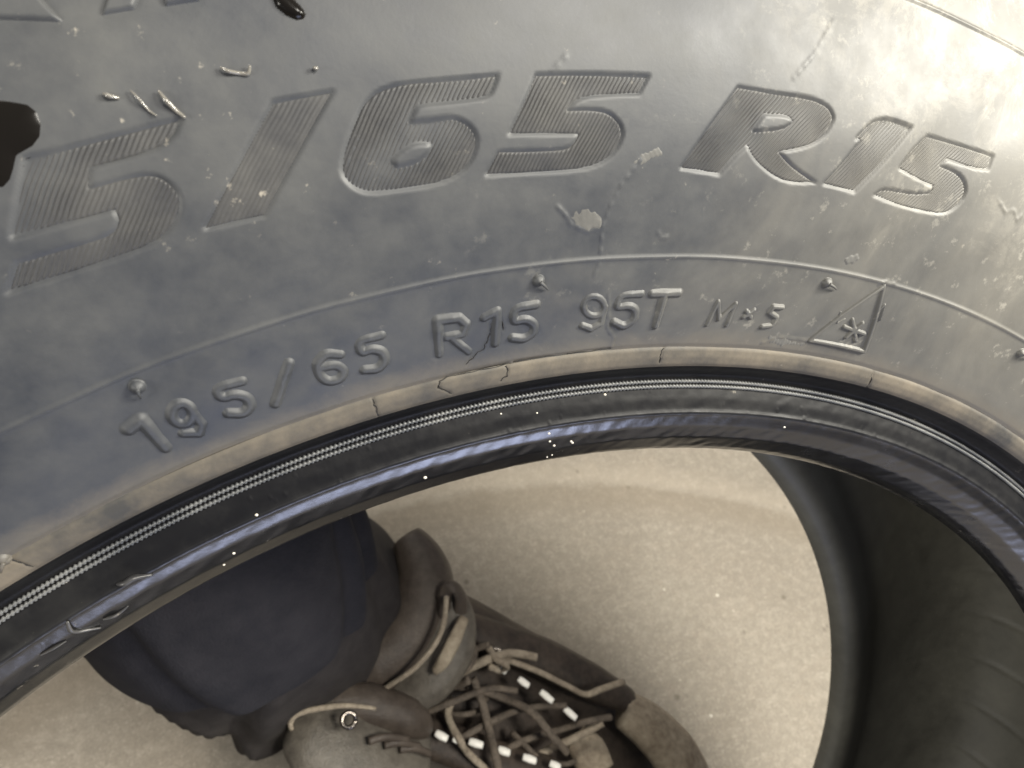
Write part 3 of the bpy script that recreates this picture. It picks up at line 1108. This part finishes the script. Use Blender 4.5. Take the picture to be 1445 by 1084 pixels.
stack('sole', [shoe_outline(1.0, .0), shoe_outline(1.04, .006), shoe_outline(1.04, .022), shoe_outline(1.0, .028)], M_SOLE, shoe)

# padded collar rolls in front of the ankle
tube('collar_roll', [fp(574, 758, .150), fp(590, 785, .148), fp(600, 820, .145), fp(592, 868, .14), fp(568, 905, .135), fp(530, 935, .13), fp(492, 956, .125)],
     [.010, .015, .018, .020, .021, .021, .015], M_PAD, shoe, n=16, sub=6)
tube('tongue_flap', [fp(636, 836, .155), fp(642, 872, .150), fp(630, 915, .145), fp(602, 952, .138), fp(568, 978, .13), fp(545, 988, .126)],
     [.008, .013, .017, .018, .015, .009], M_FLAP, shoe, n=16, sub=6, flat=.55)
tube('piping', [fp(630, 842, .172), fp(626, 880, .172), fp(612, 912, .168), fp(584, 944, .160), fp(552, 966, .150), fp(534, 980, .142), fp(540, 992, .138), fp(560, 996, .138)],
     .0016, M_LACE, shoe, n=8, sub=6)
tube('pull_strap', [fp(655, 872, .162), fp(640, 905, .165), fp(624, 935, .160), fp(612, 948, .155)], [.003, .0042, .004, .0025], M_TOE, shoe, n=8, sub=5, flat=.5)
tube('pull_loop', [fp(628, 880, .15), fp(628, 838, .165), fp(640, 828, .168), fp(650, 845, .162), fp(648, 875, .152)], .0045, M_PAD, shoe, n=8, sub=5, flat=.5)
# flared side of the shoe
tube('side_flap', [fp(416, 1016, .150), fp(440, 1026, .150), fp(480, 1042, .145), (fp(530, 1058, .135)), fp(590, 1080, .12)],
     [.012, .024, .029, .030, .026], M_FLAP, shoe, n=18, sub=6, flat=.45)
tube('flap_edge', [fp(412, 1030, .158), fp(410, 1020, .160), fp(420, 1008, .164), fp(450, 1000, .165), fp(490, 996, .164), fp(530, 1000, .158)],
     [.0012, .0016, .0016, .0016, .0015, .001], M_LACE, shoe, n=8, sub=6)
tube('collar_roll', [fp(430, 1000, .140), fp(470, 992, .145), fp(520, 998, .143), fp(575, 1015, .135), fp(600, 1030, .125)], [.006, .011, .013, .012, .006], M_PAD, shoe, n=14, sub=6)
for kx in range(3):
    tube('flap_seam', [fp(520 + 22 * kx, 1046 + 6 * kx, .158 - .006 * kx), fp(545 + 20 * kx, 1040 + 8 * kx, .156 - .006 * kx), fp(575 + 16 * kx, 1044 + 10 * kx, .148 - .006 * kx)],
         .0022, M_PAD, shoe, n=8, sub=5)


def eyelet(x, y, z, r):
    c = fp(x, y, z)
    pts = [c + r * np.array([math.cos(a), math.sin(a), .25 * math.sin(a)]) for a in np.linspace(0, 2 * math.pi, 13)]
    return tube('eyelet', pts, r * .36, M_STEEL, shoe, n=7)


for e in ((492, 1016, .172, .0036), (700, 925, .120, .004)):
    eyelet(*e)

# toe cap, scuffed
tube('toe_panel', [fp(878, 1000, .075), fp(915, 1025, .070), fp(950, 1062, .062), fp(975, 1110, .055)], [.014, .018, .020, .02], M_TOE, shoe, n=14, sub=5, flat=.6)
tube('toe_panel', [fp(812, 1040, .083), fp(830, 1060, .083), fp(842, 1090, .08)], [.010, .014, .014], M_TOE, shoe, n=12, sub=5, flat=.5)
tube('quarter_panel', [fp(650, 880, .115), fp(705, 905, .105), fp(770, 930, .095), fp(840, 965, .085), fp(890, 990, .075)],
     [.010, .014, .015, .014, .009], M_SHOE, shoe, n=12, sub=5, flat=.6)
tube('quarter_panel', [fp(560, 1025, .108), fp(620, 1045, .106), fp(700, 1075, .10), fp(780, 1095, .094)], [.010, .013, .013, .012], M_SHOE, shoe, n=12, sub=5, flat=.6)

# laces
LZ = .122
laces = [([(648, 950), (690, 930), (722, 922), (758, 928)], .120, M_LACE, .0030), ([(712, 930), (760, 948), (800, 968), (826, 980), (850, 972), (880, 962)], .110, M_LACE, .0022),
         ([(668, 958), (680, 990), (690, 1030), (700, 1070), (706, 1100)], .118, M_DARKLACE, .0028),
         ([(660, 968), (710, 985), (750, 1005), (780, 1040), (800, 1062)], .112, M_DARKLACE, .0028),
         ([(640, 985), (632, 1010), (650, 1046), (660, 1062), (690, 1090)], .120, M_LACE, .0024),
         ([(586, 980), (610, 962), (640, 944), (664, 920), (690, 910)], .132, M_DARKLACE, .0022),
         ([(600, 1006), (640, 990), (690, 972), (730, 975)], .120, M_DARKLACE, .0022),
         ([(640, 1048), (690, 1020), (740, 1000), (800, 996)], .108, M_DARKLACE, .0022),
         ([(690, 1072), (740, 1045), (790, 1030), (830, 1018), (862, 1012)], .102, M_DARKLACE, .0022),
         ([(740, 1085), (770, 1060), (810, 1042), (850, 1020)], .100, M_LACE, .0026),
         ([(664, 905), (668, 925), (655, 945), (635, 950), (640, 968), (662, 960)], .134, M_DARKLACE, .0028),
         ([(690, 915), (700, 930), (715, 938), (708, 946), (690, 940)], .126, M_LACE, .0026)]
for i, (pts, z, mt, r) in enumerate(laces):
    tube('lace', [fp(x, y, z + .006 * math.sin(k * 1.9 + i)) for k, (x, y) in enumerate(pts)], r, mt, shoe, n=8, sub=6, flat=.7)
for k in range(10):
    rr_ = random.Random(k)
    x, y = rr_.uniform(600, 830), 0
    y = 950 + (x - 600) * .38 + rr_.uniform(-10, 70)
    z = .108 - (x - 600) * .00009
    a = rr_.uniform(-.9, 1.2)
    L = rr_.uniform(25, 60)
    tube('lace', [fp(x - L * math.cos(a) * .5, y - L * math.sin(a) * .5, z), fp(x + 3, y + 4, z + .006), fp(x + L * math.cos(a) * .5, y + L * math.sin(a) * .5, z)],
         rr_.uniform(.0012, .0022), M_DARKLACE, shoe, n=7, sub=5)

# white dashes of reflective stitching along both eyelet rows
def dashes(pts):
    for (x0, y0, x1, y1, z) in pts:
        tube('stitch_dash', [fp(x0, y0, z), fp((x0 + x1) / 2, (y0 + y1) / 2, z + .0006), fp(x1, y1, z)], [.0022, .0026, .0022], M_DASH, shoe, n=8, sub=3, flat=.6)


dashes([(588, 1020, 606, 1032, .124), (615, 1034, 631, 1043, .124), (662, 1046, 681, 1052, .122), (703, 1057, 719, 1063, .118), (738, 1068, 756, 1074, .114), (776, 1077, 790, 1083, .110),
        (640, 1042, 652, 1046, .124),
        (732, 958, 746, 968, .118), (763, 976, 780, 990, .114), (797, 1000, 813, 1014, .108), (708, 942, 714, 948, .122)])

# grit on the floor
gs = []
rg = random.Random(3)
fixed = [(1012, 840, .0016), (1003, 1010, .0016), (937, 832, .0012), (1035, 862, .0008), (960, 960, .0006)]
for x, y, r in fixed:
    gs.append((floor_pt(x, y, 0), np.array([0, 0, 1.0]), r))
for k in range(60):
    x, y = rg.uniform(-.5, .9), rg.uniform(-.3, 1.0)
    gs.append((np.array([x, y, 0]), np.array([0, 0, 1.0]), rg.uniform(.0002, .0007)))
g = specks('floor_grit', gs, M_SPECK, None, None)
g['label'] = 'pale specks of grit scattered over the concrete floor'
g['category'] = 'grit'
